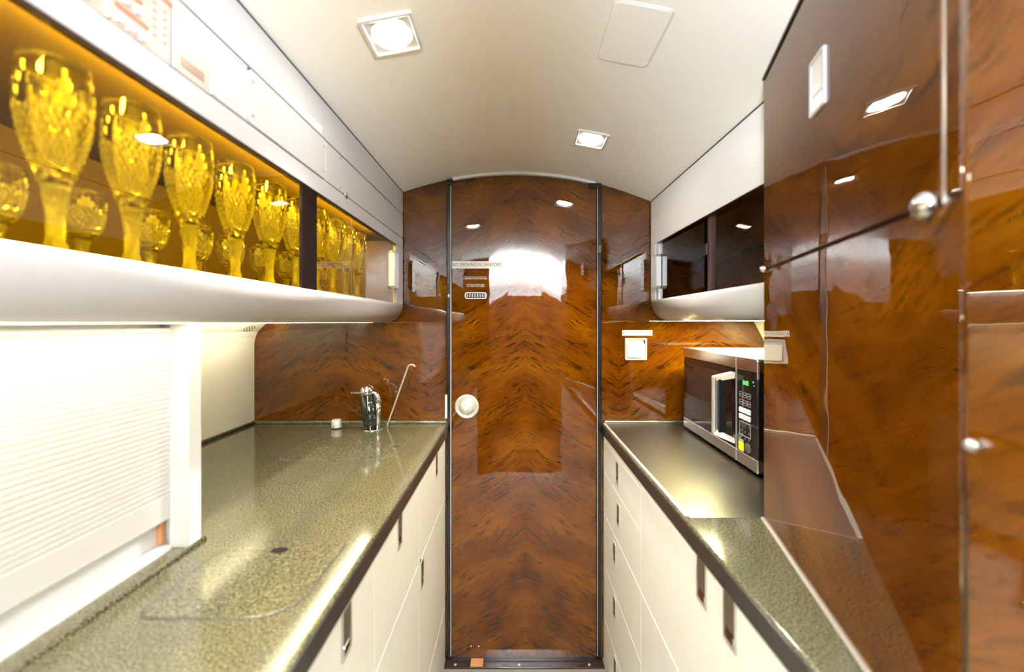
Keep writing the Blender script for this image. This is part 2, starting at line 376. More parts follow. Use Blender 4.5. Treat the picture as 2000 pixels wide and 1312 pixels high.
# side walls (curved like the fuselage)
pl = [(-1.0, -1.29), (-1.0, -0.085), (-0.996, -0.06), (-0.985, -0.035), (-0.955, -0.006), (-0.92, 0.05), (-0.89, 0.30)]
wl = structure(MB().sweep(pl + [(-1.06, 0.30), (-1.06, -1.29)], -0.36, BACK).build('wall_left', M['wallcream']), 'cream side wall behind the left worktop')
pr = [(0.985, -1.29), (0.985, -0.125), (0.953, -0.061), (0.915, 0.01), (0.89, 0.08), (0.88, 0.30)]
structure(MB().sweep(pr + [(1.06, 0.30), (1.06, -1.29)], -0.36, BACK).build('wall_right', M['wallcream']), 'cream side wall behind the microwave')
# bulkhead at the end: veneered panels and header round the door
DL, DR, DT, DB = -0.2405, 0.3125, 0.531, -1.281
wb = base_empty('wall_back', P(0, -1.29, BACK))
FB = F_BACK(BACK)
def arch_poly(x0, x1, y0): 
    k = 14; return [(x0, y0), (x1, y0)] + [(x1 + (x0-x1)*i/k, ceil(x1 + (x0-x1)*i/k) + 0.01) for i in range(k+1)]
MB().plate(FB, arch_poly(-1.03, DL - 0.019, -1.29), -0.04, 0).build('veneer_panel', M['wood'], wb)
MB().plate(FB, arch_poly(DR + 0.019, 1.03, -1.29), -0.04, 0).build('veneer_panel', M['wood'], wb)
MB().plate(FB, arch_poly(DL - 0.019, DR + 0.019, DT + 0.002), -0.04, -0.002).build('header_panel', M['wood'], wb)
# cream trim strip following the arch over the door
k = 20; xs = [DL + 0.004 + (DR - DL - 0.008)*i/k for i in range(k+1)]
mb = MB().plate(FB, [(x, ceil(x) - 0.009) for x in xs] + [(x, ceil(x) + 0.006) for x in xs[::-1]], -0.005, 0.012)
structure(mb.build('trim_1', M['paint']), 'cream arched trim over the door header')
# black frame strips
for i, (a0, a1, nm) in enumerate(((DL-0.019, DL-0.001, 'trim_2'), (DR+0.001, DR+0.020, 'trim_3'))):
    t = base_empty(nm, P((a0+a1)/2, -1.29, BACK - 0.008))
    MB().plate(FB, [(a0, -1.275), (a1, -1.275), (a1, ceil((a0+a1)/2) - 0.004), (a0, ceil((a0+a1)/2) - 0.004)], -0.01, 0.014, 0.003).build('frame_strip', M['black'], t)
    ed = a1 - 0.003 if i == 0 else a0 + 0.003
    MB().plate(FB, rrect(min(ed, ed), -1.27, ed + (0.0035 if i == 0 else -0.0035), 0.52) if i == 0 else rrect(ed - 0.0022, -1.27, ed, 0.52), 0.0, 0.0165).build('metal_bead', M['inkgrey'], t)
    b0 = a0 - 0.002 if i == 0 else a0 - 0.030
    MB().plate(FB, rrect(b0, ceil(a0) - 0.022, b0 + 0.045 if i else b0 + 0.024, ceil(a0) - 0.006, 0.003), 0.0, 0.022, 0.003).build('top_bracket', M['black'], t)
    if i == 0:
        MB().plate(FB, rrect(a0 - 0.005, -0.366, a0 + 0.003, -0.277, 0.002), 0.0, 0.017, 0.001).build('strike_plate', M['white'], t)
        MB().plate(FB, rrect(a0 + 0.006, 0.094, a0 + 0.012, 0.106, 0.001), 0.0, 0.018, 0.001).build('bumper', M['white'], t)
    else:
        MB().plate(FB, rrect(a0 + 0.004, 0.262, a0 + 0.016, 0.292, 0.002), 0.0, 0.024, 0.002).build('hinge', M['greycase'], t)
# threshold
t = base_empty('trim_4', P(0.03, -1.29, 1.52))
MB().box(DL - 0.022, DR + 0.024, -1.29, -1.284, 1.494, 1.545).build('threshold_strip', M['darkwood'], t, 0.002)
MB().box(DL - 0.01, DR + 0.01, -1.284, -1.2795, 1.522, 1.545).build('threshold_step', M['black'], t, 0.001)
FT = F_TOP(-1.284)
for x in (-0.222, 0.018, 0.28):
    MB().lathe(Fr(P(x, -1.284, 1.507), (1, 0, 0), (0, 1, 0)), [(0.0045, 0), (0.0045, 0.0012), (0.003, 0.002)], 12).build('screw', M['satin'], t)
MB().box(-0.165, -0.118, -1.2835, -1.2785, 1.496, 1.53).build('tape_patch', M['trimwood'], t, 0.001)
# the door
FD = F_BACK(1.536)
door = base_empty('door_1', P((DL+DR)/2, -1.281, 1.54)); door['label'] = 'glossy burr-veneer lavatory door with a round flush pull'
MB().plate(FD, rrect(DL, DB, DR, DT), -0.03, 0, 0.0015).build('door_leaf', M['wood'], door)
kf = Fr(P(-0.182, -0.322, 1.536), (1, 0, 0), (0, 0, 1))
esc = MB().lathe(kf, [(0.046, 0), (0.046, 0.005), (0.043, 0.008), (0.039, 0.008), (0.031, 0.002), (0.0, 0.0015)], 40).build('flush_pull_ring', M['satin'], door)
MB().lathe(Fr(P(-0.183, -0.323, 1.536), (1, 0, 0), (0, 0, 1)), [(0.020, 0), (0.022, 0.012), (0.0255, 0.018), (0.0255, 0.022), (0.022, 0.0255), (0.010, 0.027), (0.0, 0.027)], 36).build('turn_knob', M['satin'], esc)
lb = MB().plate(FD, rrect(-0.2395, 0.2050, -0.0475, 0.2325, 0.001), 0, 0.0008).build('warning_label', M['label'], door)
MB().text(FD, 'NO SMOKING IN LAVATORY', 0.0185, -0.1435, 0.2188, 0.0011, sx=0.785).build('lettering', M['ink'], lb)
mb = MB()
for body, y in (('THIS DOOR MUST BE LATCHED OPEN', 0.1718), ('DURING TAXI, TAKE-OFF AND LANDING', 0.1655), ('NOT TO BE OCCUPIED DURING', 0.1432), ('TAXI, TAKE-OFF AND LANDING', 0.1372)):
    mb.text(FD, body, 0.0062, -0.149, y, 0.0008, sx=0.80 if y > 0.15 else 0.76)
mb.build('placard_lettering', M['label'], door)
pw = MB().plate(FD, rrect(-0.190, 0.089, -0.107, 0.1140, 0.009), 0, 0.0015).build('indicator_rim', M['label'], door)
MB().plate(FD, rrect(-0.187, 0.092, -0.110, 0.1110, 0.007), 0, 0.0022).build('indicator_window', M['black'], pw)
for i in range(8):
    x = -0.1825 + i*0.0098
    MB().plate(FD, rrect(x, 0.0955, x + 0.0042, 0.1075, 0.001), 0.0018, 0.0028).build('indicator_bar', M['inkgrey'], pw)
for x in (-0.166, -0.137):
    MB().lathe(Fr(P(x, -1.238, 1.536), (1, 0, 0), (0, 0, 1)), [(0.0026, 0), (0.0022, 0.0014), (0, 0.0018)], 10).build('stud', M['label'], door)

# the cabin behind the camera, seen only as a reflection in the lacquer
wr = base_empty('wall_rear', P(0, -1.29, REAR))
FRr = Fr(P(0, 0, REAR), (-1, 0, 0), (0, 0, 1)); FRf = Fr(P(0, 0, REAR), (1, 0, 0), (0, 0, 1))
MB().plate(FRf, arch_poly(-1.03, -0.215, -1.29), 0, 0.03).build('veneer_panel', M['woodrear'], wr)
MB().plate(FRf, arch_poly(0.50, 1.03, -1.29), 0, 0.03).build('veneer_panel', M['woodrear'], wr)
structure(MB().box(-1.06, -1.01, -1.29, 0.3, -3.1, REAR-0.03).build('wall_cabin_left', M['paint']))
structure(MB().box(1.01, 1.06, -1.29, 0.3, -3.1, REAR-0.03).build('wall_cabin_right', M['paint']))
structure(MB().box(-1.06, 1.06, -1.29, 0.62, -3.1, -3.06).build('wall_cabin_end', M['paint']))
MBp = MB().plate(Fr(P(0, 0, -1.8), (1, 0, 0), (0, 0, 1)), [(-1.0, -1.29), (1.0, -1.29), (1.0, 0.08), (0.67, 0.20), (0.33, 0.38), (0.33, 0.318), (-0.087, 0.318), (-0.087, 0.38), (-0.312, 0.20), (-1.0, 0.08)], 0, 0.03)
structure(MBp.build('wall_cabin_partition', plain('matt_dark_veneer', (0.022, 0.008, 0.003), 0.7, spec=0.1)))

# ================================================================== CEILING FITTINGS
def ceil_frame(x, d):
    y = ceil(x); tx = Vector((1, 0, -x/1.242)).normalized()
    return Fr(P(x, y, d), tx, (0, -1, 0))        # out = downwards
for x, d, s, lab in ((-0.2347, 0.769, 0.0495, 'square white recessed downlight over the left worktop, the larger lit one'),
                     (0.230, 1.21, 0.0475, 'square white recessed downlight near the door, right side of the vault')):
    f = ceil_frame(x, d); t = thing('downlight', lab, 'ceiling light', f(0, 0, 0))
    MB().ring(f, rrect(-s, -s, s, s, 0.004), rrect(-s+0.007, -s+0.007, s-0.007, s-0.007, 0.002), -0.004, 0.006).build('bezel', M['white'], t, 0.001)
    MB().ring(f, rrect(-s+0.0068, -s+0.0068, s-0.0068, s-0.0068, 0.001, 9), [(0.0385*math.cos(R(225 + 360*(i+0.5)/40)), 0.0385*math.sin(R(225 + 360*(i+0.5)/40))) for i in range(40)], -0.003, 0.0015).build('reflector_plate', M['white'], t)
    sl = bpy.data.lights.new('downlight_beam', 'SPOT'); sl.energy = P_SPOT; sl.color = (1, 0.93, 0.81); sl.spot_size = R(104); sl.spot_blend = 0.7; sl.shadow_soft_size = 0.012
    so = bpy.data.objects.new('downlight_beam', sl); COL.objects.link(so); so.location = f(0, 0, 0.014); so.rotation_euler = f.n.to_track_quat('-Z', 'Y').to_euler()
    MB().lathe(f, [(0.0384, -0.003), (0.0384, 0.0004), (0.030, 0.0008), (0.016, 0.001), (0.0005, 0.0011)], 40).build('lens', M['downlens'], t)
f = ceil_frame(0.228, 0.777)
t = thing('access_hatch', 'thin rounded cream hatch cover set in the ceiling right of centre', 'hatch', f(0, 0, 0))
MB().ring(f, rrect(-0.0545, -0.0795, 0.0545, 0.0795, 0.012), rrect(-0.0522, -0.0772, 0.0522, 0.0772, 0.010), -0.002, 0.0016).build('gasket', M['paint'], t)
MB().plate(f, rrect(-0.0518, -0.0768, 0.0518, 0.0768, 0.010), -0.002, 0.0022, 0.0008).build('cover', M['ceiling'], t)

# ================================================================== LEFT UPPER CABINET
XL = -0.427; Z0, Z1 = -0.34, 1.536
FL = F_LEFT(XL)
uc = thing('glassware_cupboard', 'long white upper cupboard with amber sliding glass on the left', 'cupboard', P(XL - 0.2, 0, 0.6))
YB = -0.0015; YO0, YO1 = 0.067, 0.282; XI = -0.80
# lower pan with bull-nose
arc = [(XL - 0.067 + 0.067*math.cos(R(-90*i/10)), 0.067 + 0.0685*math.sin(R(-90*i/10))) for i in range(11)]
mb = MB().sweep([(XL - 0.012, YO0), (XL, YO0)] + arc[1:] + [(-0.858, YB), (-0.858, 0.012), (XL - 0.067, 0.012), (XL - 0.022, 0.045)], Z0, Z1, 0, False)
for i in range(1, 11): mb.sm[i] = True
mb.build('lower_pan', M['paint'], uc)
MB().box(-0.895, XL - 0.012, 0.055, 0.066, Z0, Z1).build('shelf', M['shelf_in'], uc)
MB().box(XI - 0.012, XI, 0.066, 0.318, Z0, Z1).build('back_panel', M['shelf_back'], uc)
MB().box(XI, XL - 0.013, 0.308, 0.318, Z0, Z1).build('cupboard_roof', M['shelf_in'], uc)
MB().box(XI, XL - 0.004, 0.066, 0.307, Z1 - 0.012, Z1).build('end_wall', M['shelf_in'], uc)
MB().box(XI, XL - 0.004, 0.066, 0.307, Z0, Z0 + 0.012).build('end_wall', M['shelf_in'], uc)
MB().box(-0.88, XL - 0.0125, 0.3185, 0.5, Z0, Z1).build('carcass', M['seam'], uc)
# fascia pieces with real gaps between
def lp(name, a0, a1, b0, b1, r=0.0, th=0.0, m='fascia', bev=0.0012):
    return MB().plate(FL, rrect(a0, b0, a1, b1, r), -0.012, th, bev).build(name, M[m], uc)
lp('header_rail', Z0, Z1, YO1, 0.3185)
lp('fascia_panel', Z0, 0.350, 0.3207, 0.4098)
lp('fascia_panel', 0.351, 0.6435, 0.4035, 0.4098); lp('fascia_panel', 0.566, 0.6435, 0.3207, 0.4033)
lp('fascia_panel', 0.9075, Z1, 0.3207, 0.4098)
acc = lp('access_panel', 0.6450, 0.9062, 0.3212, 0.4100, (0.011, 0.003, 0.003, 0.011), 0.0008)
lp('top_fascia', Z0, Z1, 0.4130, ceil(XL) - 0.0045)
MB().plate(FL, rrect(Z0, ceil(XL) - 0.0045, Z1, ceil(XL) + 0.002), -0.012, -0.0005).build('shadow_gap', M['black'], uc)
for par, pts in ((acc, ((0.655, 0.392), (0.655, 0.336), (0.897, 0.393), (0.897, 0.336))), (uc, ((0.985, 0.402), (0.985, 0.330)))):
    for a, b in pts:
        MB().lathe(Fr(FL(a, b, 0), (0, 1, 0), (0, 0, 1)), [(0.0028, -0.001), (0.0028, 0.0016), (0.0012, 0.0018), (0.0, 0.001)], 12).build('screw', M['inkgrey'], par)
for a, s in ((1.016, 1.0), (1.516, 0.6)):
    q = MB().lathe(Fr(FL(a, 0.3205, 0), (0, 1, 0), (0, 0, 1)), [(0.009*s, 0), (0.009*s, 0.002), (0.006*s, 0.0035), (0.0, 0.0035)], 20).build('quarter_turn_latch', M['chrome'], uc)
# end stile by the bulkhead and glass
lp('end_stile', 1.452, Z1, YO0 + 0.0005, YO1 - 0.0005, 0, 0.0)
MB().plate(FL, rrect(0.808, YO0 + 0.001, 0.8705, YO1 - 0.001), -0.0055, -0.0005, 0.001).build('dark_post', M['postdark'], uc)
for a0, a1, c in ((Z0 + 0.013, 0.8075, -0.004), (0.871, 1.452, -0.0045)):
    g = MB().plate(FL, rrect(a0, YO0 + 0.001, a1, YO1 - 0.001), c - 0.003, c)
    g.f = [g.f[1]]; g.mi = [0]; g.sm = [False]; g.keep = True            # a single tinted sheet
    g.build('sliding_pane', M['amber'], uc)
MB().plate(FL, rrect(Z0, YO1 - 0.006, 1.452, YO1), -0.008, -0.001).build('upper_track', M['darkwood'], uc)
MB().plate(FL, rrect(0.87, YO0, 1.452, YO0 + 0.003), -0.020, -0.001).build('lower_track', M['alu'], uc)
# pane pull: a faceted aluminium bar
hp = rrect(1.402, 0.117, 1.452, 0.252, 0.010, 1)
mb = MB().plate(FL, hp, -0.010, 0.010, 0.004); mb.build('pane_pull', M['alu'], uc)
# printed strips
ml = MB().plate(FL, rrect(0.690, 0.4150, 0.889, 0.4320), -0.0005, 0.0006).build('account_label', M['label'], uc)
MB().text(FL, "Member Account #: STAAAP00003", 0.0128, 0.7895, 0.4232, 0.0009, sx=0.90).build('lettering', M['inkgrey'], ml)
MB().text(FL, 'PUSH  #', 0.0058, 0.885, 0.0615, 0.0006, sx=1.0).build('small_print', M['inkgrey'], uc)

# light strip inside the cupboard, behind the header
ss = thing('shelf_light', 'slim strip light hidden behind the amber glass header', 'light', P(-0.443, 0.30, 0.6))
MB().box(-0.4400, -0.4395, 0.2945, 0.3065, -0.28, 1.37).build('housing', M['alu'], ss)
MB().box(-0.4460, -0.4401, 0.2960, 0.3060, -0.27, 1.36).build('lens', M['shelflens'], ss)

s2 = thing('shelf_light', 'low strip light lying behind the lip of the amber glass cupboard', 'light', P(-0.434, 0.0662, 0.6))
MB().box(-0.4358, -0.4322, 0.0662, 0.0666, -0.28, 1.37).build('housing', M['alu'], s2)
MB().box(-0.4355, -0.4325, 0.0666, 0.0685, -0.27, 1.36).build('lens', M['shelflens2'], s2)

# galley control panel set in the fascia
cp = thing('control_panel', 'beige galley control panel with orange bands at the top left', 'control panel', FL(0.45, 0.316, 0))
MB().plate(FL, rrect(0.352, 0.3175, 0.4985, 0.4025, 0.002), -0.011, 0.0012, 0.0006).build('switch_plate', M['beige'], cp)
mod = MB().plate(FL, rrect(0.5035, 0.3175, 0.5640, 0.4025, (0.001, 0.001, 0.006, 0.001)), -0.011, 0.0018, 0.0008).build('display_plate', M['beige'], cp)
for a in (0.4165, 0.4990):
    MB().plate(FL, rrect(a, 0.318, a + 0.0045, 0.402, 0.001), 0, 0.0045, 0.001).build('divider_bar', M['alu'], cp)
MB().plate(FL, rrect(0.5612, 0.319, 0.5652, 0.397, 0.001), -0.002, 0.003, 0.001).build('edge_bar', M['alu'], mod)
for b0, b1 in ((0.3778, 0.3882), (0.3276, 0.3400)):
    MB().plate(FL, rrect(0.5128, b0, 0.550, b1, 0.0005), 0.001, 0.0024).build('display_window', M['tan'], mod)
for a0, a1, b in ((0.428, 0.467, 0.3375), (0.428, 0.459, 0.3600), (0.440, 0.499, 0.3890), (0.36, 0.41, 0.3375), (0.36, 0.41, 0.36)):
    MB().plate(FL, rrect(a0, b, a1, b + 0.0055, 0.001), 0.001, 0.0020).build('orange_band', M['orange'], cp)
for a, b in ((0.431, 0.3250), (0.4448, 0.3248), (0.4594, 0.3246), (0.4376, 0.3500), (0.453, 0.3500), (0.431, 0.374), (0.4448, 0.374), (0.4594, 0.374), (0.37, 0.325), (0.385, 0.325), (0.40, 0.325), (0.37, 0.348), (0.39, 0.348)):
    MB().plate(FL, rrect(a - 0.0035, b - 0.0035, a + 0.0035, b + 0.0065, 0.001), 0.001, 0.0055, 0.001).build('push_button', M['white'], cp)
for a, n0 in ((0.4755, 6), (0.4895, 5)):
    for i in range(n0):
        b = 0.3393 + i*0.0096
        MB().plate(FL, rrect(a - 0.003, b - 0.0008, a + 0.003, b + 0.0008), 0.001, 0.0016).build('slot_mark', M['inkred'], cp)

# ================================================================== GLASSES
def bowl_mesh(name, prof, cut0, cut1, tip, nseg, facets, amp, t_wall):
    """prof: (z, r) outer; relief cuts between cut0 and cut1 with pointed leaf cuts up to tip"""
    zs = [prof[0][0]]; z = prof[0][0]
    def rad(z):
        for (za, ra), (zb, rb) in zip(prof, prof[1:]):
            if z <= zb: 
                k = (z-za)/(zb-za); k = k*k*(3-2*k) if False else k
                return ra + (rb-ra)*k
        return prof[-1][1]
    step = (cut1-cut0)/8
    z = prof[0][0]
    while z < prof[-1][0] - 1e-5:
        z = min(prof[-1][0], z + (step if z < cut1 - 1e-5 else (tip-cut1)/7 if z < tip else step*2.2)); zs.append(z)
    vs = []; fs = []; mi = []
    for j, z in enumerate(zs):
        for i in range(nseg):
            r = rad(z); th = 2*math.pi*i/nseg
            if cut0 <= z <= cut1: r -= amp*(1 if (i + j) % 2 else -0.25)
            elif z > cut1 and z < tip:
                w = 1 - (z-cut1)/(tip-cut1); ph = (i % facets)/facets
                if abs(ph - 0.5) < 0.36*w: r -= amp*1.1
            vs.append((r*math.cos(th), r*math.sin(th), z))
    nz = len(zs)
    for j in range(nz-1):
        for i in range(nseg):
            k = (i+1) % nseg; a, b, c, d = j*nseg+i, j*nseg+k, (j+1)*nseg+k, (j+1)*nseg+i
            cutz = cut0 - 1e-4 <= zs[j] < cut1 - 1e-4
            if cut1 - 1e-4 <= zs[j] < tip:
                w = 1 - (zs[j]-cut1)/(tip-cut1); cutz = abs(((i + 0.5) % facets)/facets - 0.5) < 0.40*w
            if (i + j) % 2: fs += [(a, b, c), (a, c, d)]
            else: fs += [(a, b, d), (b, c, d)]
            mi += [(1 if zs[j] < cut1 - 1e-4 else 2) if cutz else 0]*2
    # inner wall
    o = len(vs); iz = [z for z in zs if z > prof[0][0] + 0.010]
    for z in iz:
        for i in range(nseg):
            th = 2*math.pi*i/nseg; r = rad(z) - t_wall; vs.append((r*math.cos(th), r*math.sin(th), z))
    ni = len(iz)
    for j in range(ni-1):
        for i in range(nseg):
            k = (i+1) % nseg; fs.append((o+j*nseg+k, o+j*nseg+i, o+(j+1)*nseg+i, o+(j+1)*nseg+k)); mi.append(0)
    for i in range(nseg):
        k = (i+1) % nseg; fs.append(((nz-1)*nseg+i, (nz-1)*nseg+k, o+(ni-1)*nseg+k, o+(ni-1)*nseg+i)); mi.append(0)
    fs.append(tuple(range(nseg))[::-1]); mi.append(0)
    fs.append(tuple(o+i for i in range(nseg))); mi.append(0)
    me = bpy.data.meshes.new(name); me.from_pydata(vs, [], fs)
    for p, m_ in zip(me.polygons, mi): p.material_index = m_; p.use_smooth = (m_ == 0 and len(p.vertices) == 4)
    me.materials.append(M['crystal']); me.materials.append(M['cut']); me.materials.append(M['leafcut'])
    return me
def lathe_mesh(name, prof, seg, smooth, m):
    b = MB().lathe(Fr((0, 0, 0), (1, 0, 0), (0, 1, 0)), prof, seg, 0, smooth)
    me = bpy.data.meshes.new(name); me.from_pydata([tuple(v) for v in b.v], [], b.f)
    for p, s_ in zip(me.polygons, b.sm): p.use_smooth = s_
    me.materials.append(m); return me
fl_bowl = bowl_mesh('flute_bowl', [(0.072, 0.0112), (0.085, 0.0158), (0.105, 0.0218), (0.125, 0.0264), (0.145, 0.0286), (0.165, 0.0288), (0.182, 0.0275), (0.195, 0.0262)], 0.080, 0.140, 0.182, 54, 9, 0.0022, 0.0014)
fl_stem = lathe_mesh('flute_stem', [(0.011, 0.0065), (0.0070, 0.018), (0.0072, 0.040), (0.0112, 0.0719)], 7, False, M['cut'])
fl_foot = lathe_mesh('flute_foot', [(0.0285, 0.0002), (0.0290, 0.0015), (0.0280, 0.003), (0.016, 0.0048), (0.010, 0.0064)], 32, True, M['crystal'])
gb_bowl = bowl_mesh('goblet_bowl', [(0.044, 0.010), (0.052, 0.017), (0.064, 0.0225), (0.08, 0.0258), (0.102, 0.0268), (0.118, 0.0260)], 0.049, 0.088, 0.108, 40, 8, 0.0020, 0.0013)
gb_stem = lathe_mesh('goblet_stem', [(0.009, 0.0055), (0.0065, 0.016), (0.0075, 0.032), (0.010, 0.0439)], 7, False, M['cut'])
gb_foot = lathe_mesh('goblet_foot', [(0.0265, 0.0002), (0.027, 0.0015), (0.026, 0.003), (0.014, 0.0042), (0.009, 0.0054)], 28, True, M['crystal'])
def glass(kind, x, d, lab, group, rot):
    t = thing('crystal_' + kind, lab, 'glass', P(x, 0.0662, d), group); t.rotation_euler.z = rot
    if kind == 'goblet': t.scale = (0.86, 0.86, 0.84)
    for nm, me in (('bowl', fl_bowl if kind == 'flute' else gb_bowl), ('stem', fl_stem if kind == 'flute' else gb_stem), ('foot', fl_foot if kind == 'flute' else gb_foot)):
        o = bpy.data.objects.new(nm, me); COL.objects.link(o); o.parent = t
    return t
ORD = ['first', 'second', 'third', 'fourth', 'fifth', 'sixth', 'seventh', 'eighth', 'ninth', 'tenth', 'eleventh', 'twelfth']
zs = [0.325, 0.408, 0.490, 0.577, 0.672, 0.766, 0.855, 0.945, 1.030, 1.110, 1.190]
for i, z in enumerate(zs):
    k = len(zs) - 1 - i
    if i == 0: lab = 'crystal flute in the front row, cut off by the left picture edge'
    elif z < 0.83: lab = 'crystal flute in the front row, %s left of the dark post' % ORD[6 - i if i < 6 else 0]
    elif i == 6: lab = 'crystal flute standing half behind the dark cupboard post'
    else: lab = 'crystal flute in the front row, %s right of the dark post' % ORD[i - 7]
    if i < 6 and i > 0: lab = 'crystal flute in the front row, %s left of the dark post' % ORD[5 - i]
    glass('flute', -0.4665, z, lab, 'crystal flutes in the front row', random.uniform(0, 0.3))
zg = [0.425, 0.512, 0.600, 0.690, 0.780, 0.870, 0.960, 1.050, 1.140]
for i, z in enumerate(zg):
    glass('goblet', -0.548 + random.uniform(-0.004, 0.004), z, 'short crystal goblet in the middle row, %s from the left end' % ORD[i], 'short crystal goblets behind the flutes', random.uniform(0, 6))
# ================================================================== UNDER-CABINET LIGHTS
u1 = thing('under_cabinet_light', 'warm strip light under the left glass cupboard', 'light', P(-0.62, 0, 0.6))
MB().box(-0.555, -0.505, -0.0012, 0.0105, -0.25, 1.46).build('housing', M['alu'], u1)
MB().box(-0.550, -0.510, -0.0018, -0.0011, -0.24, 1.45).build('lens', M['underlens'], u1)
u3 = thing('under_cabinet_light', 'added unseen warm cove light behind the left cupboard, washing the cream side wall', 'light', P(-0.73, 0, 1.38))  # made-up fitting, added to lift the side wall and veneer
MB().box(-0.8620, -0.8585, 0.0, 0.052, 0.73, 1.50).build('housing', M['alu'], u3)
MB().box(-0.8640, -0.8585, -0.0012, 0.0028, 0.73, 1.50).build('lip', M['alu'], u3)
MB().box(-0.8636, -0.8620, 0.003, 0.048, 0.74, 1.49).build('lens', M['covelens'], u3)
u2 = thing('under_cabinet_light', 'warm strip light under the right dark glass cupboard', 'light', P(0.72, 0, 1.15))
MB().box(0.58, 0.86, 0.0049, 0.0215, 1.337, 1.382).build('housing', M['alu'], u2)
MB().box(0.585, 0.855, 0.0041, 0.0100, 1.342, 1.377).build('lens', M['underlens2'], u2)

# ================================================================== LEFT WORKTOP + BASE UNITS
YC = -0.387; YCB = -0.4265
ct = thing('worktop', 'olive speckled stone worktop with two flush lids on the left', 'worktop', P(-0.6, YCB, 0.6))
MB().box(-0.999, -0.253, YCB, YC, -0.335, 1.540).build('slab', M['granite'], ct, 0.004, seg=3)
MB().box(-0.2545, -0.2515, YCB + 0.001, YC - 0.0055, -0.335, 1.540).build('front_edge', M['edge'], ct, 0.001)
MB().tube([P(-0.993, YC + 0.005, 0.70), P(-0.993, YC + 0.005, 1.533)], 0.0065).build('wall_bead', M['granite'], ct)
MB().box(-0.992, -0.258, YC - 0.001, YC + 0.011, 1.528, 1.5415).build('rear_upstand', M['granite'], ct, 0.004)
MB().tube([P(-0.552, YC + 0.002, -0.3), P(-0.552, YC + 0.002, 0.715)], 0.0045).build('tambour_bead', M['granite'], ct)
FC = F_TOP(YC)
def lid(label, x0, x1, d0, d1, rr, hx, hd, hw, hh):
    t = thing('sink_lid', label, 'lid', P((x0+x1)/2, YC, (d0+d1)/2), 'flush lids in the left worktop')
    MB().ring(FC, rrect(x0, d0, x1, d1, rr, 8), inset(rrect(x0, d0, x1, d1, rr, 8), 0.0032), -0.002, 0.0005).build('joint', M['seam'], t)
    MB().plate(FC, inset(rrect(x0, d0, x1, d1, rr, 8), 0.0028), -0.003, 0.0016, 0.0013).build('lid_plate', M['granite'], t)
    el = lambda s: [(hx + hw*s*math.cos(2*math.pi*i/24), hd + hh*s*math.sin(2*math.pi*i/24)) for i in range(24)]
    MB().plate(FC, el(1), 0.0, 0.0017).build('finger_hole', M['black'], t)
    MB().ring(FC, el(1.18), el(0.98), 0.0, 0.0021).build('hole_rim', M['granite'], t)
lid('flush speckled lid beside the tap with a tiny finger hole', -0.672, -0.341, 1.122, 1.388, (0.035, 0.075, 0.025, 0.085), -0.3685, 1.247, 0.012, 0.006)
lid('flush speckled lid nearest the camera with an oval finger hole', -0.500, -0.292, 0.523, 0.7115, (0.022, 0.055, 0.018, 0.055), -0.397, 0.679, 0.0145, 0.0095)

XFL = -0.265
FFL = F_LEFT(XFL)
def flush_latch(fr, a, b, par, w=0.036, h=0.080):
    MB().ring(fr, rrect(a - w/2, b - h/2, a + w/2, b + h/2, 0.003), rrect(a - w/2 + 0.004, b - h/2 + 0.004, a + w/2 - 0.004, b + h/2 - 0.004, 0.0015), -0.002, 0.0022).build('flush_latch', M['satin'], par)
    MB().plate(fr, rrect(a - w/2 + 0.0038, b - h/2 + 0.0038, a + w/2 - 0.0038, b + h/2 - 0.0038, 0.001), -0.002, 0.0006).build('latch_well', M['darkwood'], par)
    MB().plate(fr, rrect(a - w/2 + 0.005, b - h/2 + 0.024, a + w/2 - 0.005, b + h/2 - 0.005, 0.001), 0.0004, 0.0016, 0.0005).build('latch_flap', M['flap'], par)
    MB().plate(fr, rrect(a - w/2 + 0.006, b - h/2 + 0.006, a + w/2 - 0.006, b - h/2 + 0.020, 0.002), 0.0004, 0.0022, 0.0012).build('latch_button', M['chrome'], par)
def panel(fr, a0, a1, b0, b1, par, name, m='front'):
    return MB().plate(fr, rrect(a0, b0, a1, b1, 0.0015, 2), -0.016, 0, 0.0012).build(name, M[m], par)
def carcass(x0, x1, d0, d1, par): MB().box(x0, x1, -1.29, YCB, d0, d1).build('carcass', M['seamcream'], par)
G = 0.0016
for d0, d1, lab, hs in ((1.1125, 1.538, 'cream base cupboard below the tap, next to the door', ((1.360, -0.483),(1.149, -0.718))),
                        (0.759, 1.1125, 'middle cream base cupboard under the left worktop', ((0.925, -0.478),)),
                        (0.20, 0.759, 'cream base cupboard on the left nearest the camera', ((0.632, -0.4835),))):
    t = thing('base_cabinet', lab, 'cabinet', P(-0.6, -1.29, (d0+d1)/2), 'cream base cupboards under the left worktop')
    carcass(-0.99, XFL - 0.012, d0, d1, t)
    up = panel(FFL, d0 + G/2, d1 - G/2, -0.670 + G, YCB - 0.0015, t, 'upper_door')
    lo = panel(FFL, d0 + G/2, d1 - G/2, -1.083 + G, -0.670, t, 'lower_door')
    panel(FFL, d0, d1, -1.289, -1.086, t, 'toe_panel')
    for i, (a, b) in enumerate(hs): flush_latch(FFL, a, b, up if i == 0 else lo)
    if d0 > 1.1:
        MB().plate(FFL, rrect(d1 - 0.012, -0.675, d1 - 0.002, -0.665, 0.002), 0, 0.003, 0.001).build('corner_clip', M['chrome'], t)
        MB().plate(FFL, rrect(d0 + 0.002, -0.672, d0 + 0.014, -0.660, 0.002), 0, 0.003, 0.001).build('corner_clip', M['chrome'], t)

